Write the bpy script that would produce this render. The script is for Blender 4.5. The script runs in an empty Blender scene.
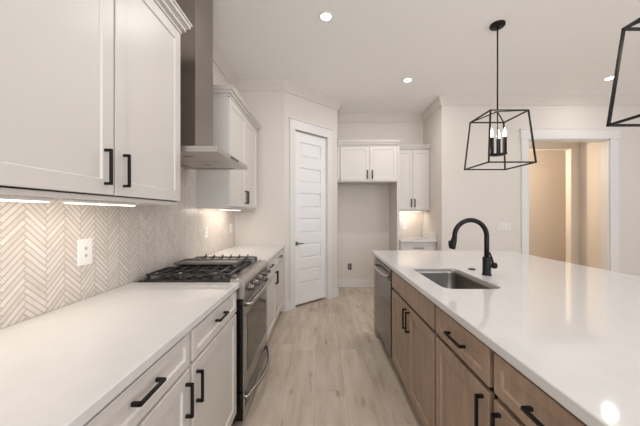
import bpy, bmesh, math, random
from mathutils import Vector, Matrix
random.seed(7)
S = bpy.context.scene
COL = S.collection
PI = math.pi

# ------------------------------------------------------------------ camera
H = 1.34
cam_d = bpy.data.cameras.new('camera')
cam_d.sensor_width = 36.0
cam_d.lens = 280.0 * 36.0 / 640.0
cam_d.shift_x = -2.0 / 640.0
cam_d.shift_y = 1.0 / 640.0
cam_d.clip_start = 0.02
cam = bpy.data.objects.new('camera', cam_d)
COL.objects.link(cam)
cam.location = (0, 0, H)
cam.rotation_euler = (PI / 2, 0, 0)
S.camera = cam

# ------------------------------------------------------------------ exposure and world
S.view_settings.view_transform = 'Standard'
S.view_settings.look = 'None'
S.view_settings.gamma = 1.0
S.view_settings.use_curve_mapping = False
S.view_settings.exposure = 0.05
W = bpy.data.worlds.new('world')
S.world = W
W.use_nodes = True
W.node_tree.nodes['Background'].inputs[0].default_value = (0.80, 0.90, 1.0, 1)
W.node_tree.nodes['Background'].inputs[1].default_value = 1.0

CEIL = 3.15

def area_light(name, loc, rot, sx, sy, power, color, spread=None):
    d = bpy.data.lights.new(name, 'AREA')
    d.shape = 'RECTANGLE'
    d.size = sx
    d.size_y = sy
    d.energy = power
    d.color = color
    if spread:
        d.spread = spread
    o = bpy.data.objects.new(name, d)
    COL.objects.link(o)
    o.location = loc
    o.rotation_euler = rot
    return o

# added fill lamps at invented windows behind the camera and on the living side
FILL_COL = (0.93, 0.98, 1.06)
area_light('fill_light', (0.3, -3.12, 1.70), (PI / 2, 0, 0), 2.2, 2.2, 72, FILL_COL)
area_light('fill_light', (3.9, -3.12, 1.70), (PI / 2, 0, 0), 2.6, 2.2, 66, FILL_COL)
area_light('fill_light', (6.42, 0.6, 1.65), (PI / 2, 0, PI / 2), 3.4, 2.3, 15, FILL_COL)
CAN_POWER = 5.2
CAN_COL = (1.0, 0.97, 0.95)
HALL_POWER = 62

# ------------------------------------------------------------------ materials
def lin(c):
    c = c / 255.0
    return c / 12.92 if c <= 0.04045 else ((c + 0.055) / 1.055) ** 2.4
def rgb(r, g, b):
    return (lin(r), lin(g), lin(b), 1.0)

class NT:
    def __init__(s, name):
        s.m = bpy.data.materials.new(name)
        s.m.use_nodes = True
        s.t = s.m.node_tree
        s.b = s.t.nodes['Principled BSDF']
    def n(s, typ, **kw):
        x = s.t.nodes.new(typ)
        for k, v in kw.items():
            setattr(x, k, v)
        return x
    def set(s, sock, v):
        if isinstance(v, bpy.types.NodeSocket):
            s.t.links.new(v, sock)
        else:
            sock.default_value = v
    def math(s, op, a, b=None, c=None):
        x = s.n('ShaderNodeMath', operation=op)
        s.set(x.inputs[0], a)
        if b is not None: s.set(x.inputs[1], b)
        if c is not None: s.set(x.inputs[2], c)
        return x.outputs[0]
    def mix(s, f, a, b, blend='MIX'):
        x = s.n('ShaderNodeMix', data_type='RGBA', blend_type=blend)
        s.set(x.inputs[0], f)
        s.set(x.inputs[6], a)
        s.set(x.inputs[7], b)
        return x.outputs[2]
    def ramp(s, f, stops):
        x = s.n('ShaderNodeValToRGB')
        s.set(x.inputs[0], f)
        while len(x.color_ramp.elements) < len(stops):
            x.color_ramp.elements.new(0.5)
        for e, (p, c) in zip(x.color_ramp.elements, stops):
            e.position = p
            e.color = c
        return x.outputs[0]
    def pos(s):
        return s.n('ShaderNodeNewGeometry').outputs['Position']
    def noise(s, vec, scale, detail=3, rough=0.5):
        x = s.n('ShaderNodeTexNoise')
        s.set(x.inputs['Vector'], vec)
        x.inputs['Scale'].default_value = scale
        x.inputs['Detail'].default_value = detail
        x.inputs['Roughness'].default_value = rough
        return x.outputs['Fac']
    def scaled(s, vec, sc):
        x = s.n('ShaderNodeMapping')
        s.set(x.inputs['Vector'], vec)
        x.inputs['Scale'].default_value = sc
        return x.outputs[0]
    def bump(s, h, strength=0.2, dist=0.002):
        x = s.n('ShaderNodeBump')
        x.inputs['Strength'].default_value = strength
        x.inputs['Distance'].default_value = dist
        s.set(x.inputs['Height'], h)
        s.t.links.new(x.outputs[0], s.b.inputs['Normal'])
    def out(s, color=None, rough=None, metal=None, spec=None, coat=None):
        if color is not None: s.set(s.b.inputs['Base Color'], color)
        if rough is not None: s.set(s.b.inputs['Roughness'], rough)
        if metal is not None: s.set(s.b.inputs['Metallic'], metal)
        if spec is not None: s.set(s.b.inputs['Specular IOR Level'], spec)
        if coat is not None: s.set(s.b.inputs['Coat Weight'], coat)
        return s.m

def paint(name, c, rough=0.5, var=0.02, scale=9.0, spec=0.4):
    t = NT(name)
    f = t.noise(t.pos(), scale, 4)
    a = tuple(x * (1 - var) for x in c[:3]) + (1,)
    b = tuple(min(1, x * (1 + var)) for x in c[:3]) + (1,)
    return t.out(t.mix(f, a, b), rough, spec=spec)

def metal(name, c, rough=0.3, stretch=(6, 6, 320), var=0.10):
    t = NT(name)
    f = t.noise(t.scaled(t.pos(), stretch), 1.0, 3)
    a = tuple(x * (1 - var) for x in c[:3]) + (1,)
    b = tuple(min(1, x * (1 + var)) for x in c[:3]) + (1,)
    r = t.math('MULTIPLY_ADD', f, 0.12, rough - 0.06)
    return t.out(t.mix(f, a, b), r, 1.0)

def glow(name, c, strength):
    t = NT(name)
    t.out((0.9, 0.9, 0.88, 1), 0.4)
    t.b.inputs['Emission Color'].default_value = c
    t.b.inputs['Emission Strength'].default_value = strength
    return t.m

M = {}
M['wall'] = paint('wall_paint', rgb(219, 211, 202), 0.7, 0.012, 5)
M['ceiling'] = paint('ceiling_paint', rgb(250, 248, 246), 0.8, 0.012, 4)
M['trim'] = paint('trim_paint', rgb(223, 219, 215), 0.38, 0.01, 6)
M['door'] = paint('door_paint', rgb(234, 231, 229), 0.4, 0.01, 6)
M['cabinet'] = paint('painted_cabinet', rgb(215, 209, 202), 0.36, 0.012, 8)
M['carcass'] = paint('cabinet_box_paint', rgb(213, 207, 200), 0.42, 0.012, 8)
M['black'] = paint('matte_black_metal', rgb(20, 18, 17), 0.42, 0.1, 30, 0.25)
M['plate'] = paint('painted_plate', rgb(226, 221, 215), 0.4, 0.005, 5)
M['steel_r'] = metal('range_steel', rgb(180, 178, 176), 0.28, (6, 6, 300))
M['iron'] = paint('cast_iron', rgb(40, 38, 37), 0.34, 0.2, 90)
M['enamel'] = paint('black_enamel', rgb(17, 16, 16), 0.14, 0.05, 20)
M['cooktop'] = metal('dark_glossy_cooktop', rgb(74, 71, 68), 0.16, (20, 20, 20))
M['glass_black'] = paint('black_oven_glass', rgb(14, 14, 15), 0.08, 0.02, 5, 0.6)
M['plastic'] = paint('white_plastic', rgb(240, 237, 232), 0.35, 0.005, 5)
M['slot'] = paint('dark_slot', rgb(70, 66, 62), 0.5, 0.02, 5)
M['socket'] = paint('socket_face', rgb(186, 180, 173), 0.5, 0.02, 5)
M['greyplate'] = paint('dark_grey_plate', rgb(96, 94, 92), 0.4, 0.03, 20)
M['steel'] = metal('brushed_steel', rgb(184, 178, 172), 0.30, (320, 6, 6))
M['steel_v'] = metal('brushed_steel_sheet', rgb(150, 143, 137), 0.30, (300, 300, 5))
M['steel_h'] = metal('brushed_steel_front', rgb(122, 117, 113), 0.26, (6, 6, 300))
M['bowl'] = metal('sink_steel', rgb(150, 145, 139), 0.36, (8, 300, 8))
M['nickel'] = metal('dark_nickel', rgb(120, 116, 112), 0.3, (40, 40, 40))
M['griddle'] = metal('griddle_metal', rgb(150, 146, 140), 0.45, (8, 200, 8))
M['diffuser'] = glow('lamp_diffuser', (1.0, 0.93, 0.84, 1), 9.0)
M['strip'] = glow('light_bar_diffuser', (1.0, 0.88, 0.72, 1), 3.0)
M['bulb'] = glow('candle_bulb', (1.0, 0.88, 0.74, 1), 4.0)

def mat_quartz():
    t = NT('white_quartz')
    p = t.pos()
    v = t.n('ShaderNodeTexVoronoi', feature='F1')
    t.set(v.inputs['Vector'], p)
    v.inputs['Scale'].default_value = 210
    sp = t.ramp(v.outputs['Distance'], [(0.0, (1, 1, 1, 1)), (0.22, (0, 0, 0, 1))])
    gate = t.ramp(t.noise(p, 60, 2), [(0.50, (0, 0, 0, 1)), (0.62, (1, 1, 1, 1))])
    f = t.math('MULTIPLY', sp, gate)
    base = t.mix(t.noise(p, 14, 4), rgb(215, 212, 209), rgb(223, 221, 218))
    c = t.mix(t.math('MULTIPLY', f, 0.85), base, rgb(170, 163, 155))
    return t.out(c, 0.07, spec=0.5)
M['quartz'] = mat_quartz()

def mat_wood():
    t = NT('stained_maple')
    p = t.pos()
    info = t.n('ShaderNodeObjectInfo').outputs['Random']
    off = t.n('ShaderNodeVectorMath', operation='ADD')
    t.set(off.inputs[0], t.scaled(p, (9, 9, 1.1)))
    cb = t.n('ShaderNodeCombineXYZ')
    for i in range(3):
        t.set(cb.inputs[i], t.math('MULTIPLY', info, 17.0 + 5 * i))
    t.set(off.inputs[1], cb.outputs[0])
    g = t.noise(off.outputs[0], 3.0, 6, 0.6)
    fine = t.noise(t.scaled(p, (160, 160, 6)), 1.0, 3)
    c = t.ramp(g, [(0.3, rgb(152, 127, 109)), (0.55, rgb(170, 145, 125)), (0.75, rgb(182, 157, 137))])
    c = t.mix(t.math('MULTIPLY', fine, 0.22), c, rgb(124, 101, 86))
    return t.out(c, 0.42, spec=0.35)
M['wood'] = mat_wood()

def mat_floor():
    t = NT('vinyl_plank_floor')
    p = t.pos()
    sx = t.n('ShaderNodeSeparateXYZ')
    t.set(sx.inputs[0], p)
    w, ln = 0.228, 1.5
    u = t.math('DIVIDE', t.math('ADD', sx.outputs[0], 0.055), w)
    iu = t.math('FLOOR', u)
    fu = t.math('FRACT', u)
    wn = t.n('ShaderNodeTexWhiteNoise', noise_dimensions='1D')
    t.set(wn.inputs['W'], iu)
    v = t.math('ADD', t.math('DIVIDE', sx.outputs[1], ln), wn.outputs['Value'])
    iv = t.math('FLOOR', v)
    fv = t.math('FRACT', v)
    idv = t.n('ShaderNodeCombineXYZ')
    t.set(idv.inputs[0], iu); t.set(idv.inputs[1], iv)
    wn2 = t.n('ShaderNodeTexWhiteNoise', noise_dimensions='3D')
    t.set(wn2.inputs['Vector'], idv.outputs[0])
    rnd = wn2.outputs['Value']
    eu = t.math('MULTIPLY', t.math('MINIMUM', fu, t.math('SUBTRACT', 1.0, fu)), w)
    ev = t.math('MULTIPLY', t.math('MINIMUM', fv, t.math('SUBTRACT', 1.0, fv)), ln)
    seam = t.math('LESS_THAN', t.math('MINIMUM', eu, ev), 0.0012)
    off = t.n('ShaderNodeVectorMath', operation='ADD')
    t.set(off.inputs[0], t.scaled(p, (6.5, 1.1, 1)))
    cb = t.n('ShaderNodeCombineXYZ')
    t.set(cb.inputs[0], t.math('MULTIPLY', rnd, 31.0))
    t.set(cb.inputs[1], t.math('MULTIPLY', rnd, 77.0))
    t.set(off.inputs[1], cb.outputs[0])
    g = t.noise(off.outputs[0], 1.5, 5, 0.55)
    c = t.ramp(g, [(0.25, rgb(164, 146, 128)), (0.42, rgb(199, 183, 165)), (0.60, rgb(214, 199, 182)), (0.8, rgb(225, 212, 196))])
    knot = t.noise(off.outputs[0], 3.3, 2, 0.4)
    kf = t.ramp(knot, [(0.63, (0, 0, 0, 1)), (0.76, (1, 1, 1, 1))])
    c = t.mix(t.math('MULTIPLY', kf, 0.55), c, rgb(112, 92, 76))
    fine = t.noise(t.scaled(p, (140, 5, 1)), 1.0, 3)
    c = t.mix(t.math('MULTIPLY', fine, 0.12), c, rgb(140, 121, 104))
    tone = t.math('MULTIPLY_ADD', rnd, 0.13, 0.87)
    tc = t.n('ShaderNodeCombineXYZ')
    for i in range(3): t.set(tc.inputs[i], tone)
    c = t.mix(1.0, c, tc.outputs[0], 'MULTIPLY')
    c = t.mix(t.math('MULTIPLY', seam, 0.45), c, rgb(92, 76, 62))
    t.out(c, 0.42, spec=0.35)
    t.bump(t.math('SUBTRACT', 1.0, seam), 0.3, 0.0008)
    return t.m
M['floor'] = mat_floor()

def mat_herringbone(name, axis):
    # axis: which position component runs horizontally on the wall (0 = X, 1 = Y)
    t = NT(name)
    p = t.pos()
    sx = t.n('ShaderNodeSeparateXYZ')
    t.set(sx.inputs[0], p)
    a, z = sx.outputs[axis], sx.outputs[2]
    w, n = 0.0205, 6.0
    k = 1.0 / (w * math.sqrt(2.0))
    u = t.math('MULTIPLY', t.math('ADD', a, z), k)
    v = t.math('MULTIPLY', t.math('SUBTRACT', z, a), k)
    i, j = t.math('FLOOR', u), t.math('FLOOR', v)
    fu, fv = t.math('FRACT', u), t.math('FRACT', v)
    d = t.math('SUBTRACT', i, j)
    m = t.math('SUBTRACT', d, t.math('MULTIPLY', t.math('FLOOR', t.math('DIVIDE', t.math('ADD', d, 0.5), 2 * n)), 2 * n))
    hor = t.math('LESS_THAN', m, n - 0.5)
    ver = t.math('SUBTRACT', 1.0, hor)
    mv = t.math('SUBTRACT', 2 * n - 1, m)
    def sel(x, y):
        return t.math('ADD', t.math('MULTIPLY', hor, x), t.math('MULTIPLY', ver, y))
    along = sel(t.math('ADD', m, fu), t.math('ADD', mv, fv))
    across = sel(fv, fu)
    e1 = t.math('MINIMUM', along, t.math('SUBTRACT', n, along))
    e2 = t.math('MINIMUM', across, t.math('SUBTRACT', 1.0, across))
    edge = t.math('MULTIPLY', t.math('MINIMUM', e1, e2), w)
    idv = t.n('ShaderNodeCombineXYZ')
    t.set(idv.inputs[0], sel(t.math('SUBTRACT', i, m), i))
    t.set(idv.inputs[1], sel(j, t.math('SUBTRACT', j, mv)))
    t.set(idv.inputs[2], hor)
    wn = t.n('ShaderNodeTexWhiteNoise', noise_dimensions='3D')
    t.set(wn.inputs['Vector'], idv.outputs[0])
    r = wn.outputs['Value']
    c = t.ramp(r, [(0.0, rgb(212, 202, 193)), (0.35, rgb(217, 208, 199)), (0.7, rgb(222, 213, 205)), (1.0, rgb(227, 219, 212))])
    vein = t.noise(t.scaled(p, (18, 18, 18)), 1.0, 5, 0.65)
    vf = t.ramp(vein, [(0.52, (0, 0, 0, 1)), (0.72, (1, 1, 1, 1))])
    c = t.mix(t.math('MULTIPLY', vf, 0.35), c, rgb(190, 174, 163))
    g = t.ramp(edge, [(0.0006, (1, 1, 1, 1)), (0.0013, (0, 0, 0, 1))])
    c = t.mix(t.math('MULTIPLY', g, 0.85), c, rgb(168, 150, 135))
    t.out(c, t.math('MULTIPLY_ADD', g, 0.4, 0.3), spec=0.4)
    t.bump(t.math('SUBTRACT', 1.0, g), 0.35, 0.001)
    return t.m
M['tile_y'] = mat_herringbone('herringbone_marble_tile', 1)
M['tile_x'] = mat_herringbone('herringbone_marble_tile_alcove', 0)

# ------------------------------------------------------------------ mesh builders
class MB:
    def __init__(s, off=(0, 0, 0)):
        s.bm = bmesh.new()
        s.off = Vector(off)
    def v(s, p):
        return s.bm.verts.new(Vector(p) - s.off)
    def box(s, x0, x1, y0, y1, z0, z1, bev=0.0, seg=1):
        x0, x1 = min(x0, x1), max(x0, x1)
        y0, y1 = min(y0, y1), max(y0, y1)
        z0, z1 = min(z0, z1), max(z0, z1)
        vs = [s.v((x, y, z)) for z in (z0, z1) for (x, y) in ((x0, y0), (x1, y0), (x1, y1), (x0, y1))]
        fs = [s.bm.faces.new([vs[i] for i in q]) for q in
              ((3, 2, 1, 0), (4, 5, 6, 7), (0, 1, 5, 4), (1, 2, 6, 5), (2, 3, 7, 6), (3, 0, 4, 7))]
        if bev > 0:
            es = list({e for f in fs for e in f.edges})
            bmesh.ops.bevel(s.bm, geom=es, offset=bev, segments=seg, affect='EDGES', profile=0.5)
        return s
    def prism(s, pts, fn, a, b):
        """extrude polygon pts (2D) from a to b; fn(p, t) -> xyz"""
        n = len(pts)
        va = [s.v(fn(p, a)) for p in pts]
        vb = [s.v(fn(p, b)) for p in pts]
        s.bm.faces.new(va[::-1]); s.bm.faces.new(vb)
        for i in range(n):
            j = (i + 1) % n
            s.bm.faces.new((va[i], va[j], vb[j], vb[i]))
        return s
    def ring(s, c, ax, r, n, up=None):
        ax = Vector(ax).normalized()
        ref = Vector(up) if up else (Vector((0, 0, 1)) if abs(ax.z) < 0.9 else Vector((1, 0, 0)))
        e1 = ax.cross(ref).normalized(); e2 = ax.cross(e1)
        return [s.v(Vector(c) + e1 * (r * math.cos(2 * PI * k / n)) + e2 * (r * math.sin(2 * PI * k / n))) for k in range(n)]
    def skin(s, rings, caps=True):
        for A, B in zip(rings, rings[1:]):
            n = len(A)
            for k in range(n):
                f = s.bm.faces.new((A[k], A[(k + 1) % n], B[(k + 1) % n], B[k]))
                f.smooth = n > 6
        if caps:
            s.bm.faces.new(rings[0][::-1]); s.bm.faces.new(rings[-1])
        return s
    def lathe(s, c, ax, prof, n=24):
        """prof: list of (radius, distance along ax)"""
        a = Vector(ax).normalized()
        return s.skin([s.ring(Vector(c) + a * d, a, max(r, 1e-4), n) for r, d in prof])
    def tube(s, pts, r, n=12):
        pts = [Vector(p) for p in pts]
        rs = []
        for k, p in enumerate(pts):
            d = (pts[min(k + 1, len(pts) - 1)] - pts[max(k - 1, 0)])
            rr = r[k] if isinstance(r, (list, tuple)) else r
            d.normalize()
            up = (0, 1, 0) if abs(d.y) < 0.8 else (0, 0, 1)
            rs.append(s.ring(p, d, rr, n, up))
        return s.skin(rs)
    def rod(s, a, b, t):
        """square bar from a to b"""
        a, b = Vector(a), Vector(b)
        d = (b - a).normalized()
        rs = []
        for p in (a - d * t * 0.5, b + d * t * 0.5):
            ref = Vector((0, 0, 1)) if abs(d.z) < 0.7 else Vector((1, 0, 0))
            e1 = d.cross(ref).normalized(); e2 = d.cross(e1)
            h = t * 0.5
            rs.append([s.v(p + e1 * x * h + e2 * y * h) for x, y in ((-1, -1), (1, -1), (1, 1), (-1, 1))])
        return s.skin(rs)
    def shaker(s, fm, u0, u1, w0, w1, t0, thk, rail=0.055, rec=0.008, ch=0.002, slope=0.006):
        def rect(u0, u1, w0, w1, t):
            return [s.v(fm(u, w, t)) for u, w in ((u0, w0), (u1, w0), (u1, w1), (u0, w1))]
        t1 = t0 + thk
        R = [rect(u0, u1, w0, w1, t0), rect(u0, u1, w0, w1, t1 - ch), rect(u0 + ch, u1 - ch, w0 + ch, w1 - ch, t1)]
        if rail:
            a = rail
            R.append(rect(u0 + a, u1 - a, w0 + a, w1 - a, t1))
            b = rail + slope
            R.append(rect(u0 + b, u1 - b, w0 + b, w1 - b, t1 - rec))
        return s.skin(R)
    def mbox(s, fm, u0, u1, w0, w1, t0, t1, bev=0):
        a, b = fm(u0, w0, t0), fm(u1, w1, t1)
        return s.box(a[0], b[0], a[1], b[1], a[2], b[2], bev)
    def build(s, name, mat, parent=None):
        bmesh.ops.recalc_face_normals(s.bm, faces=s.bm.faces)
        me = bpy.data.meshes.new(name)
        s.bm.to_mesh(me); s.bm.free()
        me.materials.append(M[mat] if isinstance(mat, str) else mat)
        o = bpy.data.objects.new(name, me)
        COL.objects.link(o)
        if parent is not None:
            o.parent = parent
        else:
            o.location = s.off
        return o

def tag(o, label, cat, group=None):
    o['label'] = label
    o['category'] = cat
    if group: o['group'] = group
    return o
def thing(name, label, cat, loc, group=None):
    o = bpy.data.objects.new(name, None)
    o.empty_display_size = 0.05
    COL.objects.link(o)
    o.location = loc
    return tag(o, label, cat, group)
def struct(o):
    o['kind'] = 'structure'
    return o
def dup(root, loc, label=None):
    r = root.copy(); COL.objects.link(r)
    r.location = loc
    if label: r['label'] = label
    for ch in list(root.children):
        c = ch.copy(); COL.objects.link(c); c.parent = r
        for g in list(ch.children):
            d = g.copy(); COL.objects.link(d); d.parent = c
    return r

# ------------------------------------------------------------------ room shell
WX = -1.200          # left wall face
RY = 4.35            # wall with the cased opening
AY = 5.15            # alcove back wall
EX, EY = 6.5, -3.2   # far side of the room / wall behind the camera

struct(MB((0, 0, 0)).box(-1.5, 7.2, -3.5, 7.2, -0.12, 0.0).build('floor', 'floor'))
struct(MB((0, 0, CEIL)).box(-1.5, 7.2, -3.5, 7.2, CEIL, CEIL + 0.12).build('ceiling', 'ceiling'))
struct(MB((WX, 0, 0)).box(WX - 0.14, WX, EY - 0.15, 3.85, 0, CEIL).build('wall_left', 'wall'))
struct(MB((-0.9, 3.85, 0)).box(WX - 0.14, -0.515, 3.85, 3.965, 0, CEIL).build('wall_pantry', 'wall'))

# diagonal pantry wall with its door opening, in its own local frame (u along, v towards the kitchen)
A0, B0 = Vector((-0.515, 3.85)), Vector((0.25, 4.56))
DL = (B0 - A0).length
DANG = math.atan2(B0.y - A0.y, B0.x - A0.x)
def diag(o):
    o.location = (A0.x, A0.y, 0)
    o.rotation_euler = (0, 0, DANG)
    return o
DU0, DU1, DZ = 0.178, 0.810, 2.535
m = MB()
m.box(0.0, DU0 - 0.012, 0, 0.115, 0, CEIL)
m.box(DU1 + 0.012, DL, 0, 0.115, 0, CEIL)
m.box(DU0 - 0.012, DU1 + 0.012, 0, 0.115, DZ + 0.012, CEIL)
struct(diag(m.build('wall_diagonal', 'wall')))
m = MB((-0.6, 5.2, 0))
m.box(WX - 0.14, WX, 3.965, AY + 0.12, 0, CEIL); m.box(WX, 0.14, AY, AY + 0.12, 0, CEIL)
struct(m.build('wall_pantry_back', 'wall'))
struct(MB((0.2, 4.56, 0)).box(0.14, 0.25, 4.56, AY, 0, CEIL).build('wall_alcove_left', 'wall'))
struct(MB((1.0, AY, 0)).box(0.14, 1.98, AY, AY + 0.12, 0, CEIL).build('wall_alcove_back', 'wall'))
struct(MB((1.9, RY + 0.12, 0)).box(1.86, 1.98, RY, AY, 0, CEIL).build('wall_alcove_right', 'wall'))
OX0, OX1, OZ = 3.20, 4.466, 2.50
m = MB((3.2, RY, 0))
m.box(1.98, OX0, RY, RY + 0.12, 0, CEIL)
m.box(OX1, EX, RY, RY + 0.12, 0, CEIL)
m.box(OX0, OX1, RY, RY + 0.12, OZ, CEIL)
struct(m.build('wall_back', 'wall'))
# unseen walls behind the camera and living side, window openings added for light
m = MB((2.6, EY, 0))
for x0, x1 in ((-1.2, -0.8), (1.4, 2.6), (5.2, 6.65)):
    m.box(x0, x1, EY - 0.15, EY, 0, CEIL)
for x0, x1 in ((-0.8, 1.4), (2.6, 5.2)):
    m.box(x0, x1, EY - 0.15, EY, 0, 0.6); m.box(x0, x1, EY - 0.15, EY, 2.8, CEIL)
struct(m.build('wall_front', 'wall'))
m = MB((EX, 0, 0))
m.box(EX, EX + 0.15, EY, -1.1, 0, CEIL); m.box(EX, EX + 0.15, 2.3, RY + 0.12, 0, CEIL)
m.box(EX, EX + 0.15, -1.1, 2.3, 0, 0.5); m.box(EX, EX + 0.15, -1.1, 2.3, 2.8, CEIL)
struct(m.build('wall_right', 'wall'))
# hall behind the opening: a second cased doorway with a warm room beyond
m = MB((3.9, 5.3, 0))
m.box(1.98, 3.3, 5.30, 5.40, 0, CEIL); m.box(4.72, 4.88, 5.30, 5.40, 0, CEIL); m.box(3.3, 4.72, 5.30, 5.40, 2.585, CEIL)
struct(m.build('wall_hall_back', 'wall'))
struct(MB((4.9, 5, 0)).box(4.88, 5.0, RY + 0.12, 5.40, 0, CEIL).build('wall_hall_right', 'wall'))
m = MB((3.9, 6.6, 0))
m.box(1.9, 6.0, 6.6, 6.72, 0, CEIL); m.box(1.9, 2.02, 5.4, 6.6, 0, CEIL); m.box(5.9, 6.02, 5.4, 6.6, 0, CEIL); m.box(4.88, 5.9, 5.3, 5.4, 0, CEIL)
struct(m.build('wall_warm_room', 'wall'))

# casings
m = MB((3.8, RY, 0))
m.box(OX0 - 0.11, OX0 + 0.0, RY - 0.02, RY, 0, OZ, 0.003)
m.box(OX1, OX1 + 0.135, RY - 0.02, RY, 0, OZ, 0.003)
m.box(OX0 - 0.125, OX1 + 0.15, RY - 0.024, RY, OZ, OZ + 0.15, 0.003)
m.box(OX0 - 0.135, OX1 + 0.16, RY - 0.029, RY, OZ + 0.15, OZ + 0.165, 0.003)
m.box(OX0, OX0 + 0.015, RY, RY + 0.12, 0, OZ); m.box(OX1 - 0.015, OX1, RY, RY + 0.12, 0, OZ); m.box(OX0, OX1, RY, RY + 0.12, OZ - 0.015, OZ)
struct(m.build('trim_1', 'trim'))
m = MB((4, 5.3, 0))
m.box(3.20, 3.30, 5.28, 5.30, 0, 2.585, 0.003); m.box(4.70, 4.81, 5.28, 5.30, 0, 2.585, 0.003); m.box(3.18, 4.83, 5.276, 5.30, 2.585, 2.72, 0.003)
m.box(4.70, 4.72, 5.30, 5.40, 0, 2.585); m.box(3.3, 4.72, 5.30, 5.40, 2.57, 2.585)
struct(m.build('trim_2', 'wall'))
m = MB()
m.box(DU0 - 0.095, DU0 - 0.004, -0.02, 0, 0, DZ + 0.004, 0.003)
m.box(DU1 + 0.004, DU1 + 0.095, -0.02, 0, 0, DZ + 0.004, 0.003)
m.box(DU0 - 0.10, DU1 + 0.10, -0.022, 0, DZ + 0.004, DZ + 0.135, 0.003)
m.box(DU0 - 0.115, DU1 + 0.115, -0.034, 0, DZ + 0.135, DZ + 0.155, 0.004)
m.box(DU0 - 0.012, DU0 - 0.003, 0, 0.115, 0, DZ + 0.012); m.box(DU1 + 0.003, DU1 + 0.012, 0, 0.115, 0, DZ + 0.012); m.box(DU0, DU1, 0, 0.115, DZ + 0.004, DZ + 0.012)
m.box(DU0 - 0.003, DU0 + 0.01, 0.07, 0.085, 0, DZ); m.box(DU1 - 0.01, DU1 + 0.003, 0.07, 0.085, 0, DZ)
struct(diag(m.build('trim_3', 'trim')))

# crown moulding (profile: distance from wall, drop from ceiling)
CR = [(0, 0), (0.075, 0), (0.072, 0.012), (0.016, 0.108), (0.014, 0.120), (0, 0.122)]
def crown_run(name, p0, p1, nrm, m0=0.0, m1=0.0):
    """m0 / m1: how far each end shifts along the run per unit of projection (mitred corners)"""
    p0, p1, nrm = Vector((p0[0], p0[1], 0)), Vector((p1[0], p1[1], 0)), Vector((nrm[0], nrm[1], 0)).normalized()
    d = (p1 - p0).normalized()
    m = MB((p0.x, p0.y, CEIL))
    m.prism(CR, lambda q, t: p0.lerp(p1, t) + d * (q[0] * (m1 if t > 0.5 else m0)) + nrm * q[0] + Vector((0, 0, CEIL - q[1])), 0, 1)
    return struct(m.build(name, 'wall'))
nd = Vector((B0.y - A0.y, -(B0.x - A0.x)))
k5, k6 = math.tan(DANG / 2), math.tan((PI / 2 - DANG) / 2)
crown_run('trim_4', (WX, EY), (WX, 3.85), (1, 0), 0, -1)
crown_run('trim_5', (WX, 3.85), A0, (0, -1), 1, k5)
crown_run('trim_6', A0, B0, nd, -k5, k6)
crown_run('trim_7', B0, (0.25, AY), (1, 0), -k6, -1)
crown_run('trim_8', (0.25, AY), (1.86, AY), (0, -1), 1, -1)
crown_run('trim_9', (1.86, AY), (1.86, RY), (-1, 0), 1, 1)
crown_run('trim_10', (1.86, RY), (EX, RY), (0, -1), -1, 0)

def base_run(name, x0, x1, y0, y1, h=0.135):
    m = MB(((x0 + x1) / 2, (y0 + y1) / 2, 0))
    m.box(x0, x1, y0, y1, 0, h, 0.003)
    return struct(m.build(name, 'trim'))
m = MB((0.7, AY, 0)); m.box(0.25, 1.23, AY - 0.016, AY, 0, 0.115, 0.003); m.box(0.25, 1.23, AY - 0.011, AY, 0.115, 0.135, 0.003); m.box(0.25, 1.23, AY - 0.026, AY - 0.016, 0, 0.02, 0.003)
struct(m.build('baseboard_alcove', 'trim'))
base_run('baseboard_back', 1.86, OX0 - 0.11, RY - 0.016, RY)
base_run('baseboard_back_far', OX1 + 0.135, EX, RY - 0.016, RY)
m = MB(); m.box(0.0, DU0 - 0.095, -0.018, 0, 0, 0.135, 0.003); m.box(DU1 + 0.095, DL + 0.012, -0.018, 0, 0, 0.135, 0.003)
struct(diag(m.build('baseboard_diagonal', 'trim')))
base_run('baseboard_pantry', -0.60, -0.505, 3.834, 3.85)

# pantry door (6 flat panels), lever and hinges
DTH = 0.035
m = MB()
dv = 0.030
FM = lambda u, w, t: (u, dv + DTH - t, w)
def door_mesh(m, u0, u1, z0, z1):
    """slab with six recessed-and-raised panels"""
    st = 0.105
    ph, pitch, b0 = 0.222, 0.3705, 0.314
    # back and edges
    m.box(u0, u1, dv + 0.014, dv + DTH, z0, z1)
    zs = [z0] + [q for k in range(6) for q in (b0 + k * pitch, b0 + k * pitch + ph)] + [z1]
    m.box(u0, u0 + st, dv, dv + 0.014, z0, z1); m.box(u1 - st, u1, dv, dv + 0.014, z0, z1)
    for k in range(0, len(zs), 2):
        m.box(u0 + st, u1 - st, dv, dv + 0.014, zs[k], zs[k + 1])
    for k in range(6):
        a, b = b0 + k * pitch, b0 + k * pitch + ph
        i = 0.022
        m.skin([[m.v((u, y, w)) for u, w in ((u0 + st + q, a + q), (u1 - st - q, a + q), (u1 - st - q, b - q), (u0 + st + q, b - q))]
                for q, y in ((0.009, dv + 0.014), (i + 0.012, dv + 0.003))])
door = struct(diag(door_mesh(m, DU0, DU1, 0.030, 2.530) or m.build('door_1', 'door')))
m = MB()
hu, hz = DU0 + 0.052, 0.915
m.lathe((hu, dv, hz), (0, -1, 0), [(0.030, 0), (0.030, 0.006), (0.014, 0.010), (0.012, 0.045)], 20)
m.tube([(hu, dv - 0.048, hz), (hu + 0.03, dv - 0.052, hz), (hu + 0.095, dv - 0.050, hz - 0.003)], [0.010, 0.009, 0.007], 10)
m.build('door_handle', 'nickel', door)

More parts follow.
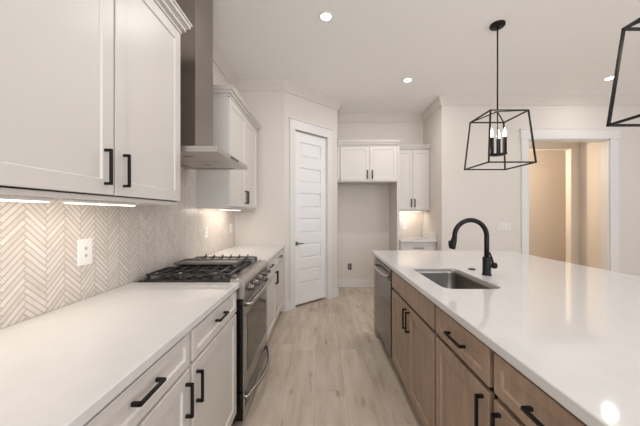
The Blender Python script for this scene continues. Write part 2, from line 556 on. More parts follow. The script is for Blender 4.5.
# frames of the unseen windows, added to light the room
def window(name, x0, x1, y0, y1, z0, z1, along):
    m = MB(((x0 + x1) / 2, (y0 + y1) / 2, z0))
    t = 0.05
    m.box(x0, x1, y0, y1, z0, z0 + t); m.box(x0, x1, y0, y1, z1 - t, z1)
    for f in (0.0, 0.5, 1.0):
        if along == 'x':
            c = x0 + (x1 - x0 - t) * f; m.box(c, c + t, y0, y1, z0, z1)
        else:
            c = y0 + (y1 - y0 - t) * f; m.box(x0, x1, c, c + t, z0, z1)
    struct(m.build(name, 'trim'))
window('added_window_1', -0.8, 1.4, EY - 0.14, EY - 0.06, 0.6, 2.8, 'x')
window('added_window_2', 2.6, 5.2, EY - 0.14, EY - 0.06, 0.6, 2.8, 'x')
window('added_window_3', EX + 0.05, EX + 0.13, -1.1, 2.3, 0.5, 2.8, 'y')

# ------------------------------------------------------------------ backsplash tile
TX = WX + 0.008
m = MB((TX, 1.5, 0.914)); m.box(WX, TX, -0.5, 3.85, 0.914, 2.2)
struct(m.build('wall_tile_left', 'tile_y'))
m = MB((1.56, AY, 0.914)); m.box(1.272, 1.86, AY - 0.008, AY, 0.914, 1.42)
struct(m.build('wall_tile_alcove', 'tile_x'))

# ------------------------------------------------------------------ cabinets
def pull(m, fm, u, w, t, length=0.155, vertical=True, bar=0.0105, proj=0.030):
    h = length / 2
    b = bar / 2
    if vertical:
        m.mbox(fm, u - b, u + b, w - h, w + h, t + proj - bar, t + proj, 0.0012)
        for s in (-1, 1):
            c = w + s * (h - b)
            m.mbox(fm, u - b, u + b, c - b, c + b, t, t + proj - bar * 0.5)
    else:
        m.mbox(fm, u - h, u + h, w - b, w + b, t + proj - bar, t + proj, 0.0012)
        for s in (-1, 1):
            c = u + s * (h - b)
            m.mbox(fm, c - b, c + b, w - b, w + b, t, t + proj - bar * 0.5)
    return m

def base_cabinet(label, mat, bmat, fm, u0, u1, depth, fronts, group, name='base_cabinet', shell=False, top=0.881, loc=None, toe=0.07):
    """fm(u, w, t): t=0 on the face frame, positive outwards; depth goes to negative t. fronts: (kind, u0,u1,w0,w1, rail, pull)"""
    c = fm((u0 + u1) / 2, 0, -depth / 2)
    root = thing(name, label, 'cabinet', (c[0], c[1], 0), group)
    m = MB((c[0], c[1], 0))
    if shell:
        k = 0.018
        m.mbox(fm, u0, u0 + k, 0.10, top, -depth, -0.014); m.mbox(fm, u1 - k, u1, 0.10, top, -depth, -0.014)
        m.mbox(fm, u0 + k, u1 - k, 0.10, 0.118, -depth, -0.001); m.mbox(fm, u0 + k, u1 - k, 0.118, top, -depth, -depth + 0.006)
    else:
        m.mbox(fm, u0, u1, 0.10, top, -depth, 0)
    m.build('body', bmat, root)
    MB((c[0], c[1], 0)).mbox(fm, u0, u1, 0.0, 0.10, -depth, -toe).build('toe_kick', bmat, root)
    for kind, a, b, w0, w1, rail, pl in fronts:
        m = MB((c[0], c[1], 0))
        m.shaker(fm, a, b, w0, w1, 0.001, 0.020, rail)
        o = m.build(kind, mat, root)
        if pl:
            u, w, ln, vert = pl
            m = MB((c[0], c[1], 0))
            pull(m, fm, u, w, 0.021, ln, vert).build('handle', 'black', o)
    return root

LF = lambda u, w, t: (-0.545 + t, u, w)       # faces +X
IF = lambda u, w, t: (0.607 - t, u, w)        # faces -X
LG = 'painted base cabinets along the tiled wall'
def left_unit(y0, y1, label, near_handle):
    a, b = y0 + 0.012, y1 - 0.012
    hu = b - 0.032 if near_handle == 'far' else a + 0.032
    return base_cabinet(label, 'cabinet', 'carcass', LF, y0, y1, WX * -1 - 0.545 - 0.004, [
        ('drawer', a, b, 0.742, 0.868, 0.034, ((a + b) / 2 + 0.008, 0.816, 0.124, False)),
        ('door', a, b, 0.118, 0.728, 0.055, (hu, 0.622, 0.132, True))], LG)
left_unit(-0.10, 0.515, 'cream base cabinet mostly cut off by the lower edge of the photo', 'far')
left_unit(0.519, 1.122, 'cream base cabinet whose door handle sits at its range side, two units from the range', 'far')
left_unit(1.126, 1.728, 'cream base cabinet with drawer over door, directly beside the black side of the range', 'near')
y0, y1 = 2.535, 3.80
mid = 3.165
base_cabinet('cream double-door base cabinet between the gas range and the pantry corner', 'cabinet', 'carcass', LF, y0, y1, 0.651, [
    ('drawer', y0 + 0.012, mid - 0.010, 0.742, 0.868, 0.034, ((y0 + mid) / 2, 0.812, 0.140, False)),
    ('drawer', mid + 0.010, y1 - 0.03, 0.742, 0.868, 0.034, ((y1 + mid) / 2, 0.812, 0.140, False)),
    ('door', y0 + 0.012, mid - 0.002, 0.118, 0.728, 0.055, (mid - 0.034, 0.622, 0.135, True)),
    ('door', mid + 0.002, y1 - 0.03, 0.118, 0.728, 0.055, (mid + 0.034, 0.622, 0.135, True))], LG)

# island cabinets
IG = 'stained wood cabinets of the kitchen island'
ID = 0.60
def island_unit(y0, y1, label, hs):
    a, b = y0 + 0.013, y1 - 0.013
    hu = a + 0.034 if hs == 'near' else b - 0.034
    return base_cabinet(label, 'wood', 'wood', IF, y0, y1, ID, [
        ('drawer', a, b, 0.730, 0.866, 0.036, ((a + b) / 2, 0.797, 0.145, False)),
        ('door', a, b, 0.118, 0.708, 0.055, (hu, 0.613, 0.140, True))], IG, shell=True)
island_unit(-0.10, 0.455, 'brown island base cabinet wholly at the near end, cut off by the photo', 'near')
island_unit(0.459, 0.968, 'brown wood island cabinet at the bottom edge of the photo, second from the sink cabinet', 'far')
island_unit(0.972, 1.456, 'brown wood island cabinet with drawer over door, next to the sink cabinet', 'near')
y0, y1 = 1.460, 2.362
mid = (y0 + y1) / 2
a, b = y0 + 0.013, y1 - 0.013
base_cabinet('brown wood island sink cabinet with two doors under a plain false drawer front', 'wood', 'wood', IF, y0, y1, ID, [
    ('false_front', a, b, 0.730, 0.866, 0, None),
    ('door', a, mid - 0.002, 0.118, 0.708, 0.055, (mid - 0.033, 0.613, 0.140, True)),
    ('door', mid + 0.002, b, 0.118, 0.708, 0.055, (mid + 0.033, 0.613, 0.140, True))], IG, name='sink_cabinet', shell=True)
m = MB((1.2, 3.1, 0)); m.box(0.588, 1.86, 3.022, 3.16, 0, 0.881, 0.002)
tag(m.build('island_end_panel', 'wood'), 'brown wood panel closing the island end beyond the dishwasher', 'panel')
m = MB((1.84, 1.5, 0)); m.box(1.83, 1.86, -0.10, 3.02, 0, 0.881, 0.002)
tag(m.build('island_back_panel', 'wood'), 'brown wood back panel under the seating side of the white island top', 'panel')

# wall cabinets
def upper_cabinet(label, fm, u0, u1, w0, w1, depth, doors, crown_h, group, crown_ends=(0, 0), rail=0.060, name='upper_cabinet', hlen=0.145, bar=0.0105):
    c = fm((u0 + u1) / 2, 0, -depth / 2)
    org = (c[0], c[1], w0)
    root = thing(name, label, 'cabinet', org, group)
    m = MB(org)
    k = 0.018
    m.mbox(fm, u0, u0 + k, w0, w1, -depth, 0); m.mbox(fm, u1 - k, u1, w0, w1, -depth, 0)
    m.mbox(fm, u0 + k, u1 - k, w1 - k, w1, -depth, 0); m.mbox(fm, u0 + k, u1 - k, w0 + 0.018, w0 + 0.036, -depth, 0)
    m.mbox(fm, u0 + k, u1 - k, w0, w1 - k, -0.019, 0)
    m.mbox(fm, u0 + k, u1 - k, w0 + 0.036, w1 - k, -depth, -depth + 0.006)
    m.build('body', 'carcass', root)
    for a, b, d0, d1, hu, hz in doors:
        o = MB(org)
        o.shaker(fm, a, b, d0, d1, 0.001, 0.020, rail, 0.007)
        o = o.build('door', 'cabinet', root)
        pull(MB(org), fm, hu, hz, 0.021, hlen, True, bar).build('handle', 'black', o)
    m = MB(org)
    e0, e1 = crown_ends
    for z0, z1, p in ((0, 0.28, 0.004), (0.28, 0.50, 0.022), (0.50, 0.62, 0.028), (0.62, 0.88, 0.042), (0.88, 1.0, 0.050)):
        m.mbox(fm, u0 - e0 * p, u1 + e1 * p, w1 + z0 * crown_h, w1 + z1 * crown_h, -depth, 0.020 + p)
    m.build('crown', 'carcass', root)
    return root

UF = lambda u, w, t: (-0.895 + t, u, w)
UD = -0.895 - TX - 0.001
UG = 'painted wall cabinets above the tiled counter run'
upper_cabinet('large cream wall cabinet with two tall doors, on the counter side of the hood', UF, 0.628, 1.734, 1.396, 2.455, UD, [
    (0.634, 1.176, 1.419, 2.450, 1.128, 1.53), (1.187, 1.730, 1.419, 2.450, 1.234, 1.53)], 0.085, UG, (1, 1))
upper_cabinet('cream two-door wall cabinet between the steel hood and the pantry wall', UF, 2.648, 3.770, 1.396, 2.455, UD, [
    (2.654, 3.213, 1.415, 2.450, 3.180, 1.53), (3.219, 3.766, 1.415, 2.450, 3.252, 1.53)], 0.085, UG, (1, 1), bar=0.013)

# alcove: cabinet over the fridge space, tall panel, wall + base cabinet with a counter
FF = lambda u, w, t: (u, 4.60 - t, w)
AG = 'painted cabinets in the alcove'
fc = upper_cabinet('cream two-door cabinet spanning high above the empty fridge space, with a tall end panel', FF, 0.255, 1.230, 1.866, 2.457, 0.546, [
    (0.305, 0.778, 1.884, 2.447, 0.742, 1.985), (0.784, 1.226, 1.884, 2.447, 0.822, 1.985)], 0.085, AG, (0, 0.75), 0.055, hlen=0.14, bar=0.0145)
m = MB(fc.location); m.box(1.2305, 1.268, 4.585, AY - 0.001, 0, 2.457, 0.001); m.build('end_panel', 'carcass', fc)
AF = lambda u, w, t: (u, 4.84 - t, w)
upper_cabinet('narrow tall cream two-door wall cabinet above the small alcove counter', AF, 1.272, 1.856, 1.396, 2.447, 0.30, [
    (1.278, 1.562, 1.412, 2.440, 1.535, 1.53), (1.567, 1.852, 1.412, 2.440, 1.594, 1.53)], 0.075, AG, (0, 0), 0.05, hlen=0.14, bar=0.0145)
BF = lambda u, w, t: (u, 4.565 - t, w)
base_cabinet('cream base cabinet under the small alcove counter', 'cabinet', 'carcass', BF, 1.272, 1.856, 0.575, [
    ('drawer', 1.284, 1.844, 0.730, 0.866, 0.034, (1.564, 0.79, 0.155, False)),
    ('door', 1.284, 1.562, 0.118, 0.705, 0.055, (1.535, 0.613, 0.140, True)),
    ('door', 1.566, 1.844, 0.118, 0.705, 0.055, (1.594, 0.613, 0.140, True))], AG)

# ------------------------------------------------------------------ counters
def slab(name, label, x0, x1, y0, y1, group='white quartz worktops'):
    m = MB(((x0 + x1) / 2, (y0 + y1) / 2, 0.882))
    m.box(x0, x1, y0, y1, 0.882, 0.914, 0.003, 2)
    return tag(m.build(name, 'quartz'), label, 'countertop', group)
slab('countertop', 'long white quartz worktop running along the herringbone tile up to the range', TX + 0.001, -0.515, -0.15, 1.748)
slab('countertop', 'white quartz worktop between the range and the pantry wall', TX + 0.001, -0.515, 2.514, 3.848)
o = slab('countertop', 'small white quartz worktop with upstand in the alcove', 1.270, 1.858, 4.52, AY - 0.009)
m = MB((1.564, (4.52 + AY - 0.009) / 2, 0.882)); m.box(1.838, 1.858, 4.53, AY - 0.009, 0.914, 1.016, 0.002); m.build('upstand', 'quartz', o)

# island top with a rounded cut-out for the sink
IX0, IX1, IY0, IY1 = 0.575, 2.16, -0.15, 3.27
SX0, SX1, SY0, SY1, SR = 0.700, 1.040, 1.59, 2.20, 0.055
def rrect(x0, x1, y0, y1, r, n=6):
    pts = []
    for cx, cy, a in ((x1 - r, y1 - r, 0), (x0 + r, y1 - r, 90), (x0 + r, y0 + r, 180), (x1 - r, y0 + r, 270)):
        for k in range(n + 1):
            t = math.radians(a + 90.0 * k / n)
            pts.append((cx + r * math.cos(t), cy + r * math.sin(t)))
    return pts
org = ((IX0 + IX1) / 2, (IY0 + IY1) / 2, 0.882)
m = MB(org)
hole = rrect(SX0, SX1, SY0, SY1, SR)
outer = [(IX0, IY0), (IX1, IY0), (IX1, IY1), (IX0, IY1)]
ch = 0.003
outer_in = [(IX0 + ch, IY0 + ch), (IX1 - ch, IY0 + ch), (IX1 - ch, IY1 - ch), (IX0 + ch, IY1 - ch)]
def loop(pts, z):
    vs = [m.v((x, y, z)) for x, y in pts]
    es = [m.bm.edges.new((vs[k], vs[(k + 1) % len(vs)])) for k in range(len(vs))]
    return vs, es
ot, oe = loop(outer_in, 0.914); ht, he = loop(hole, 0.914)
ob, obe = loop(outer, 0.882); hb, hbe = loop(hole, 0.882)
om, _ = loop(outer, 0.914 - ch)
bmesh.ops.triangle_fill(m.bm, use_beauty=True, use_dissolve=False, edges=oe + he)
bmesh.ops.triangle_fill(m.bm, use_beauty=True, use_dissolve=False, edges=obe + hbe)
m.skin([ob, om, ot], caps=False)
m.skin([hb, ht], caps=False)
for f in m.bm.faces: f.smooth = False
tag(m.build('countertop', 'quartz'), 'wide white quartz island top with an undermount sink cut into it', 'countertop', 'white quartz worktops')

# ------------------------------------------------------------------ sink
sc = ((SX0 + SX1) / 2, (SY0 + SY1) / 2, 0.672)
root = thing('sink', 'stainless steel undermount sink bowl in the white island top', 'sink', sc)
m = MB(sc)
def sl(o, z, r): return [m.v((x, y, z)) for x, y in rrect(SX0 - o, SX1 + o, SY0 - o, SY1 + o, r)]
rings = [sl(-0.003, 0.9065, SR), sl(-0.003, 0.874, SR), sl(-0.006, 0.715, SR), sl(-0.02, 0.690, SR), sl(-0.05, 0.682, SR * 0.6)]
m.skin(rings, caps=False)
m.bm.faces.new(rings[-1])
o = m.build('bowl', 'bowl', root)
md = o.modifiers.new('thickness', 'SOLIDIFY'); md.thickness = 0.0015; md.offset = -1
MB(sc).lathe((sc[0], sc[1] + 0.1, 0.6825), (0, 0, 1), [(0.045, 0), (0.045, 0.003), (0.034, 0.003), (0.030, 0.001)], 24).build('drain', 'steel', root)

# ------------------------------------------------------------------ faucet
fx, fy, fz = 1.150, 1.955, 0.914
root = thing('faucet', 'matte black gooseneck pull-down faucet standing behind the island sink', 'faucet', (fx, fy, fz))
O = (fx, fy, fz)
MB(O).lathe((fx, fy, fz), (0, 0, 1), [(0.031, 0), (0.031, 0.006), (0.0265, 0.010), (0.0265, 0.120), (0.023, 0.128), (0.016, 0.130)], 24).build('body', 'black', root)
R = 0.112
pts = [(fx, fy, fz + 0.125), (fx, fy, fz + 0.20)]
zc = fz + 0.271
for k in range(0, 19):
    a = PI * (k / 18.0) * 1.0
    pts.append((fx - R + R * math.cos(a), fy, zc + R * math.sin(a)))
ex = fx - 2 * R
pts += [(ex - 0.003, fy, zc - 0.02)]
MB(O).tube(pts, 0.0162, 16).build('neck', 'black', root)
m = MB(O)
m.tube([(ex - 0.002, fy, zc - 0.012), (ex - 0.006, fy, zc - 0.03), (ex - 0.017, fy, zc - 0.080), (ex - 0.019, fy, zc - 0.089)], [0.0175, 0.0205, 0.0215, 0.018], 16)
m.box(ex - 0.042, ex - 0.027, fy - 0.008, fy + 0.008, zc - 0.070, zc - 0.030, 0.003)
m.build('spray_head', 'black', root)
m = MB(O)
m.lathe((fx + 0.02, fy, fz + 0.066), (1, 0, 0), [(0.017, 0), (0.017, 0.022), (0.021, 0.024), (0.021, 0.044), (0.017, 0.047)], 20)
m.tube([(fx + 0.046, fy, fz + 0.070), (fx + 0.036, fy, fz + 0.115), (fx + 0.020, fy, fz + 0.158)], [0.008, 0.007, 0.005], 10)
m.build('lever', 'black', root)
m = MB((1.152, 2.153, 0.914)); m.lathe((1.152, 2.153, 0.914), (0, 0, 1), [(0.026, 0), (0.026, 0.004), (0.022, 0.007), (0.010, 0.007)], 24)
tag(m.build('hole_cover', 'black'), 'small round black cap on the white island top beside the faucet', 'cap')

# ------------------------------------------------------------------ dishwasher
O = (0.9, 2.70, 0)
root = thing('dishwasher', 'stainless steel dishwasher built into the wooden island', 'dishwasher', O)
MB(O).box(0.612, 1.19, 2.372, 3.014, 0.10, 0.868).build('body', 'enamel', root)
MB(O).box(0.66, 1.19, 2.372, 3.014, 0.0, 0.10).build('toe_kick', 'enamel', root)
m = MB(O); m.box(0.583, 0.611, 2.374, 3.012, 0.115, 0.770, 0.004); d = m.build('door', 'steel_h', root)
m = MB(O); m.box(0.583, 0.611, 2.374, 3.012, 0.775, 0.862, 0.004); m.build('control_panel', 'steel_h', root)
m = MB(O)
bar = [(0.583, 2.43, 0.800)] + [(0.553 - 0.012 * math.sin(PI * k / 10), 2.44 + 0.51 * k / 10, 0.800) for k in range(11)] + [(0.583, 2.96, 0.800)]
m.tube(bar, 0.013, 12); m.build('handle', 'steel', d)

# ------------------------------------------------------------------ gas range
RY0, RY1 = 1.752, 2.510
O = (-0.85, 2.131, 0)
root = thing('gas_range', 'stainless steel slide-in gas range with black side and cast iron grates', 'stove', O)
MB(O).box(-1.18, -0.548, RY0, RY1, 0.03, 0.904, 0.002).build('body', 'enamel', root)
for y in (RY0 + 0.06, RY1 - 0.06):
    for x in (-0.60, -1.12): MB(O).lathe((x, y, 0), (0, 0, 1), [(0.02, 0), (0.02, 0.03)], 12).build('foot', 'enamel', root)
m = MB(O)
m.prism([(-0.575, 0.931), (-0.520, 0.928), (-0.488, 0.914), (-0.479, 0.900), (-0.488, 0.806), (-0.547, 0.806), (-0.575, 0.905)],
        lambda p, t: (p[0], t, p[1]), RY0, RY1)
cp = m.build('control_panel', 'steel', root)
for y in (1.85, 1.985, 2.131, 2.277, 2.412):
    m = MB(O)
    m.lathe((-0.484, y, 0.856), (1, 0, -0.09), [(0.027, 0), (0.027, 0.006), (0.022, 0.009), (0.020, 0.034), (0.016, 0.038)], 20)
    m.box(-0.465, -0.443, y - 0.0035, y + 0.0035, 0.838, 0.872, 0.002)
    m.build('knob', 'nickel', cp)
m = MB(O)
FMR = lambda u, w, t: (-0.546 + t, u, w)
m.shaker(FMR, RY0 + 0.003, RY1 - 0.003, 0.222, 0.796, 0.0, 0.050, 0.0, 0, 0.002)
dr = m.build('oven_door', 'enamel', root)
m = MB(O)
m.shaker(FMR, RY0 + 0.003, RY1 - 0.003, 0.222, 0.796, 0.0505, 0.006, 0.0, 0, 0.003)
m.build('front_sheet', 'steel_r', dr)
MB(O).box(-0.4900, -0.4875, RY0 + 0.075, RY1 - 0.075, 0.315, 0.690, 0.001).build('window', 'glass_black', dr)
def bow(y0, y1, z, x0, xm, dep):
    pts = [(x0, y0, z)]
    for k in range(13):
        f = k / 12.0
        pts.append((xm + dep * math.sin(PI * f), y0 + 0.012 + (y1 - y0 - 0.024) * f, z))
    return pts + [(x0, y1, z)]
MB(O).tube(bow(RY0 + 0.04, RY1 - 0.04, 0.762, -0.493, -0.462, 0.006), 0.017, 12).build('handle', 'steel', dr)
m = MB(O)
m.shaker(FMR, RY0 + 0.003, RY1 - 0.003, 0.040, 0.214, 0.0, 0.050, 0.0, 0, 0.002)
dw = m.build('drawer', 'enamel', root)
m = MB(O)
m.shaker(FMR, RY0 + 0.003, RY1 - 0.003, 0.040, 0.214, 0.0505, 0.006, 0.0, 0, 0.003)
m.build('front_sheet', 'steel_r', dw)
MB(O).box(-0.4900, -0.4872, RY0 + 0.04, RY1 - 0.04, 0.105, 0.207, 0.001).build('pocket_shade', 'glass_black', dw)  # flat dark panel imitates the shade of a recess behind the handle
MB(O).tube(bow(RY0 + 0.03, RY1 - 0.03, 0.172, -0.493, -0.478, 0.060), 0.013, 12).build('handle', 'steel', dw)
m = MB(O)
m.box(-1.115, -0.577, RY0, RY1, 0.906, 0.932, 0.004)
m.box(-1.150, -1.115, RY0, RY1, 0.906, 0.922, 0.002)
m.build('cooktop', 'cooktop', root)
for x, y, r in ((-0.72, 1.90, 0.045), (-0.97, 1.90, 0.038), (-0.72, 2.40, 0.038), (-0.97, 2.40, 0.045)):
    m = MB(O)
    m.lathe((x, y, 0.9322), (0, 0, 1), [(r + 0.012, 0), (r + 0.010, 0.008), (r, 0.009), (r, 0.016), (r - 0.006, 0.019)], 24)
    m.build('burner', 'griddle', root)
def grate(y0, y1, prong):
    m = MB(O)
    x0, x1 = -1.105, -0.585
    zt, b = 0.962, 0.0052
    for x in (x0, x1): m.box(x - b, x + b, y0, y1, zt - 0.011, zt, 0.001)
    for y in (y0 + b, y1 - b): m.box(x0, x1, y - b, y + b, zt - 0.011, zt, 0.001)
    mid = (y0 + y1) / 2
    n = 7
    for k in range(1, n):
        x = x0 + (x1 - x0) * k / n
        m.prism([(y0 + b, zt - 0.012), (y1 - b, zt - 0.012), (y1, zt + prong), (y1 - 0.045, zt + 0.001), (y0 + 0.045, zt + 0.001), (y0, zt + prong)],
                lambda p, t: (t, p[0], p[1]), x - b * 0.75, x + b * 0.75)
    m.box(x0, x1, mid - b, mid + b, zt - 0.012, zt)
    for x in (x0, x1):
        for y in (y0 + 0.02, y1 - 0.02): m.box(x - 0.008, x + 0.008, y - 0.008, y + 0.008, 0.9325, zt - 0.012)
    return m.build('grate', 'iron', root)
grate(1.765, 2.008, 0.009)
grate(2.262, 2.500, 0.018)
m = MB(O)
m.box(-1.10, -0.59, 2.012, 2.250, 0.9325, 0.948)
m.build('grate', 'iron', root)
m = MB(O)
x0, x1, y0, y1 = -1.10, -0.630, 2.075, 2.262
m.box(x0, x1, y0, y1, 0.9635, 0.970, 0.002)
m.box(x0, x1, y0, y0 + 0.008, 0.970, 0.982, 0.002); m.box(x0, x1, y1 - 0.008, y1, 0.970, 0.982, 0.002)
m.box(x0, x0 + 0.008, y0, y1, 0.970, 0.982, 0.002); m.box(x1 - 0.008, x1, y0, y1, 0.970, 0.982, 0.002)
for x in (x0 + 0.02, x1 - 0.02):
    m.box(x - 0.01, x + 0.01, y0 + 0.01, y1 - 0.01, 0.9482, 0.9635)
m.build('griddle', 'griddle', root)

# ------------------------------------------------------------------ range hood
HX, HZ = -0.663, 1.735
O = (-0.93, 2.13, HZ)
root = thing('range_hood', 'stainless steel chimney hood on the tiled wall above the gas range', 'range hood', O)
m = MB(O)
hy0, hy1 = 1.765, 2.495
m.box(TX + 0.002, HX, hy0, hy1, HZ + 0.012, HZ + 0.036, 0.002)
m.box(TX + 0.002, HX, hy0, hy0 + 0.03, HZ, HZ + 0.012); m.box(TX + 0.002, HX, hy1 - 0.03, hy1, HZ, HZ + 0.012)
m.box(HX - 0.10, HX, hy0 + 0.03, hy1 - 0.03, HZ, HZ + 0.012); m.box(TX + 0.002, TX + 0.06, hy0 + 0.03, hy1 - 0.03, HZ, HZ + 0.012)
cn = m.build('canopy', 'steel', root)
for a, b in ((hy0 + 0.035, 2.127), (2.133, hy1 - 0.035)):
    m = MB(O)
    m.box(TX + 0.065, HX - 0.105, a, b, HZ + 0.004, HZ + 0.011, 0.001)
    m.box((TX + HX) / 2 - 0.03, (TX + HX) / 2 + 0.03, a + 0.14, a + 0.155, HZ, HZ + 0.004)
    m.build('filter', 'steel', cn)
MB(O).box(HX, HX + 0.003, 2.04, 2.22, HZ + 0.010, HZ + 0.028, 0.001).build('control_strip', 'glass_black', cn)
m = MB(O)
m.box(TX + 0.002, -0.890, 1.970, 2.290, HZ + 0.036, 2.50, 0.001)
m.box(TX + 0.002, -0.8915, 1.9715, 2.2885, 2.50, CEIL - 0.001, 0.001)
m.build('chimney', 'steel_v', root)

# ------------------------------------------------------------------ electrical plates
def outlet(name, label, fm, u, w, n, pm='plastic', group=None, sw=False, wid=0.075, ht=0.118):
    c = fm(u, w, 0)
    root = thing(name, label, 'outlet' if not sw else 'switch', c, group)
    g = wid / 2 + (n - 1) * 0.023
    MB(c).shaker(fm, u - g, u + g, w - ht / 2, w + ht / 2, 0.0005, 0.006, 0, 0, 0.002).build('plate', pm, root)
    for k in range(n):
        cu = u + (k - (n - 1) / 2) * 0.046
        m = MB(c)
        if sw:
            m.mbox(fm, cu - 0.016, cu + 0.016, w - 0.033, w + 0.033, 0.006, 0.0095, 0.001)
            m.build('rocker', pm, root)
        else:
            m.mbox(fm, cu - 0.0165, cu + 0.0165, w - 0.0335, w + 0.0335, 0.006, 0.0085, 0.001)
            rc = m.build('receptacle', pm, root)
            for q in (-1, 1):
                m = MB(c)
                m.mbox(fm, cu - 0.0075, cu + 0.0075, w + q * 0.018 - 0.007, w + q * 0.018 + 0.007, 0.0085, 0.0088)
                m.build('socket', 'socket', rc)
    return root
TF = lambda u, w, t: (TX + t, u, w)
OG = 'white outlets on the herringbone tile'
outlet('wall_outlet', 'white outlet on the herringbone tile above the long worktop', TF, 1.405, 1.15, 1, group=OG, wid=0.082, ht=0.130)
outlet('wall_outlet', 'white outlet on the tile just beyond the gas range', TF, 2.875, 1.155, 1, group=OG)
outlet('wall_outlet', 'white outlet on the tile close to the pantry wall corner', TF, 3.66, 1.155, 1, group=OG)
ATF = lambda u, w, t: (u, AY - 0.008 - t, w)
outlet('wall_outlet', 'white outlet on the small tiled patch in the alcove', ATF, 1.515, 1.125, 1)
AWF = lambda u, w, t: (u, AY - t, w)
outlet('wall_outlet', 'dark grey outlet low on the fridge space wall above the baseboard', AWF, 0.510, 0.372, 1, pm='greyplate', wid=0.07, ht=0.115)
c = (0.565, AY, 1.155)
m = MB(c); m.box(0.53, 0.60, AY - 0.004, AY, 1.10, 1.21, 0.001)
tag(m.build('blank_plate', 'wall'), 'faint painted blank plate halfway up the fridge space wall', 'plate')
RWF = lambda u, w, t: (u, RY - t, w)
outlet('light_switch', 'white multi-gang switch plate on the wall beyond the faucet', RWF, 2.825, 1.145, 4, pm='plate', sw=True)

# ------------------------------------------------------------------ light bars under the wall cabinets
def light_bar(label, x, y0, y1, z, along, power, group='slim light bars under the wall cabinets'):
    ln = y1 - y0
    if along == 'y':
        O = (x, (y0 + y1) / 2, z); bx = (x - 0.024, x + 0.024, y0, y1); lx = (x - 0.018, x + 0.018, y0 + 0.01, y1 - 0.01)
    else:
        O = ((y0 + y1) / 2, x, z); bx = (y0, y1, x - 0.024, x + 0.024); lx = (y0 + 0.01, y1 - 0.01, x - 0.018, x + 0.018)
    root = thing('light_bar', label, 'light', O, group)
    MB(O).box(*bx, z - 0.012, z, 0.002).build('housing', 'plastic', root)
    MB(O).box(*lx, z - 0.016, z - 0.012).build('diffuser', 'strip', root)
    l = area_light('light_bar_glow', (O[0], O[1], z - 0.018), (0, math.radians(28), 0) if along == 'y' else (math.radians(28), 0, 0), 0.03 if along == 'y' else ln, ln if along == 'y' else 0.03, power, (1.0, 0.90, 0.78))
    l.parent = root; l.location = (0, 0, -0.018)
    return root
BZ = 1.3955
light_bar('glowing light bar under the large wall cabinet, further from the hood', -0.965, 0.66, 0.983, BZ, 'y', 0.85)
light_bar('glowing light bar under the large wall cabinet, closer to the hood', -0.965, 1.058, 1.43, BZ, 'y', 1.05)
light_bar('glowing light bar under the wall cabinet between hood and pantry', -1.02, 2.85, 3.45, BZ, 'y', 2.4)
light_bar('glowing light bar under the narrow alcove wall cabinet', 4.98, 1.34, 1.76, BZ, 'x', 1.6)

# ------------------------------------------------------------------ recessed ceiling lights
def can_light(x, y, label):
    O = (x, y, CEIL)
    root = thing('recessed_light', label, 'light', O, 'recessed ceiling lights')
    m = MB(O)
    m.lathe(O, (0, 0, -1), [(0.066, 0.0005), (0.064, 0.004), (0.050, 0.006), (0.046, 0.003)], 28)
    m.build('trim_ring', 'plastic', root)
    MB(O).lathe((x, y, CEIL), (0, 0, -1), [(0.046, 0.004), (0.044, 0.0075), (0.02, 0.0085)], 28).build('lens', 'diffuser', root)
    return root
c0 = can_light(0.037, 2.566, 'glowing round recessed light in the ceiling above the aisle, nearer the hood')
SPOTS = [((1.155, 3.78), 'glowing round recessed light in the ceiling in front of the fridge alcove'),
         ((3.83, 3.73), 'glowing round recessed light seen through the bars of the cropped pendant'),
         ]
for (x, y), lb in SPOTS:
    dup(c0, (x, y, CEIL), lb)
def can_lamp(x, y, k=1.0):
    d = bpy.data.lights.new('recessed_lamp', 'AREA')
    d.shape = 'DISK'; d.size = 0.11; d.energy = CAN_POWER * k; d.color = CAN_COL
    o = bpy.data.objects.new('recessed_lamp', d); COL.objects.link(o); o.location = (x, y, CEIL - 0.012)
for x, y, k in ((0.037, 2.566, 1.6), (1.155, 3.78, 2.2), (3.83, 3.73, 0.8), (0.037, 0.9, 1.0), (2.6, 0.9, 0.7), (3.83, 1.6, 0.7), (0.037, -0.9, 1.0), (3.83, -0.9, 0.7)):  # last five are added, unseen lamps that brighten the room
    can_lamp(x, y, k)
for k, (x, y) in enumerate(((0.037, 0.9), (2.6, 0.9), (3.83, 1.6), (0.037, -0.9), (3.83, -0.9))):  # unseen fixtures added to go with the extra fill lamps
    dup(c0, (x, y, CEIL), 'added unseen round ceiling light for fill, behind or above the camera')

# lamp of the warm room beyond the hall
d = bpy.data.lights.new('warm_room_lamp', 'POINT'); d.energy = HALL_POWER; d.color = (1.0, 0.83, 0.64); d.shadow_soft_size = 0.12
o = bpy.data.objects.new('warm_room_lamp', d); COL.objects.link(o); o.location = (3.65, 6.0, 2.3)

d = bpy.data.lights.new('hall_fill', 'POINT'); d.energy = 8; d.color = (1.0, 0.95, 0.88); d.shadow_soft_size = 0.15  # added lamp without a fixture, brightens the hall
o = bpy.data.objects.new('hall_fill', d); COL.objects.link(o); o.location = (3.2, 4.88, 2.95)

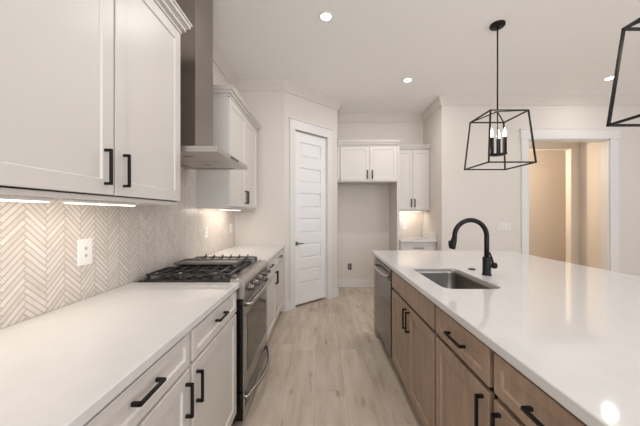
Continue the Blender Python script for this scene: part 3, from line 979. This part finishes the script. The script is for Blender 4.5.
# ------------------------------------------------------------------ pendants
px, py = 1.676, 2.674
O = (px, py, CEIL)
root = thing('pendant_light', 'black open cage pendant with candle bulbs hanging whole above the island, beyond the sink', 'pendant', O, 'cage pendants over the island')
MB(O).lathe(O, (0, 0, -1), [(0.066, 0.0005), (0.066, 0.018), (0.060, 0.024), (0.012, 0.026)], 28).build('canopy', 'black', root)
ZT, ZB, HT, HB_, ZH = 2.268, 1.797, 0.170, 0.208, 2.318
MB(O).tube([(px, py, CEIL - 0.02), (px, py, ZH - 0.01)], 0.0065, 10).build('rod', 'black', root)
m = MB(O)
T4 = [(px + a * HT, py + b * HT, ZT) for a, b in ((-1, -1), (1, -1), (1, 1), (-1, 1))]
B4 = [(px + a * HB_, py + b * HB_, ZB) for a, b in ((-1, -1), (1, -1), (1, 1), (-1, 1))]
bt = 0.0115
for k in range(4):
    m.rod(T4[k], T4[(k + 1) % 4], bt); m.rod(B4[k], B4[(k + 1) % 4], bt); m.rod(T4[k], B4[k], bt)
    m.rod((px, py, ZH), T4[k], 0.0085)
cg = m.build('cage', 'black', root)
MB(O).tube([(px, py, ZH), (px, py, 1.90)], 0.0055, 10).build('stem', 'black', root)
MB(O).lathe((px, py, 1.905), (0, 0, 1), [(0.012, -0.012), (0.06, -0.006), (0.066, 0.006), (0.02, 0.012)], 28).build('candle_plate', 'black', root)
for k, ang in enumerate((185, 335, 50)):
    a = math.radians(ang)
    qx, qy = px + 0.058 * math.cos(a), py + 0.058 * math.sin(a)
    cs = MB(O).lathe((qx, qy, 1.905), (0, 0, 1), [(0.022, 0.0), (0.022, 0.010), (0.0185, 0.012), (0.0185, 0.162), (0.012, 0.165)], 16).build('candle_sleeve', 'black', root)
    MB(O).lathe((qx, qy, 2.070), (0, 0, 1), [(0.010, 0), (0.0150, 0.018), (0.0155, 0.032), (0.0105, 0.058), (0.005, 0.080), (0.001, 0.090)], 16).build('bulb', 'bulb', cs)
dup(root, (px + 0.008, 1.235, CEIL), 'black open cage pendant above the island cut off by the edge of the photo')
for y in (py, 1.235):
    d = bpy.data.lights.new('pendant_lamp', 'POINT'); d.energy = 1.2; d.color = (1.0, 0.85, 0.68); d.shadow_soft_size = 0.07
    o = bpy.data.objects.new('pendant_lamp', d); COL.objects.link(o); o.location = (px, y, 2.20)
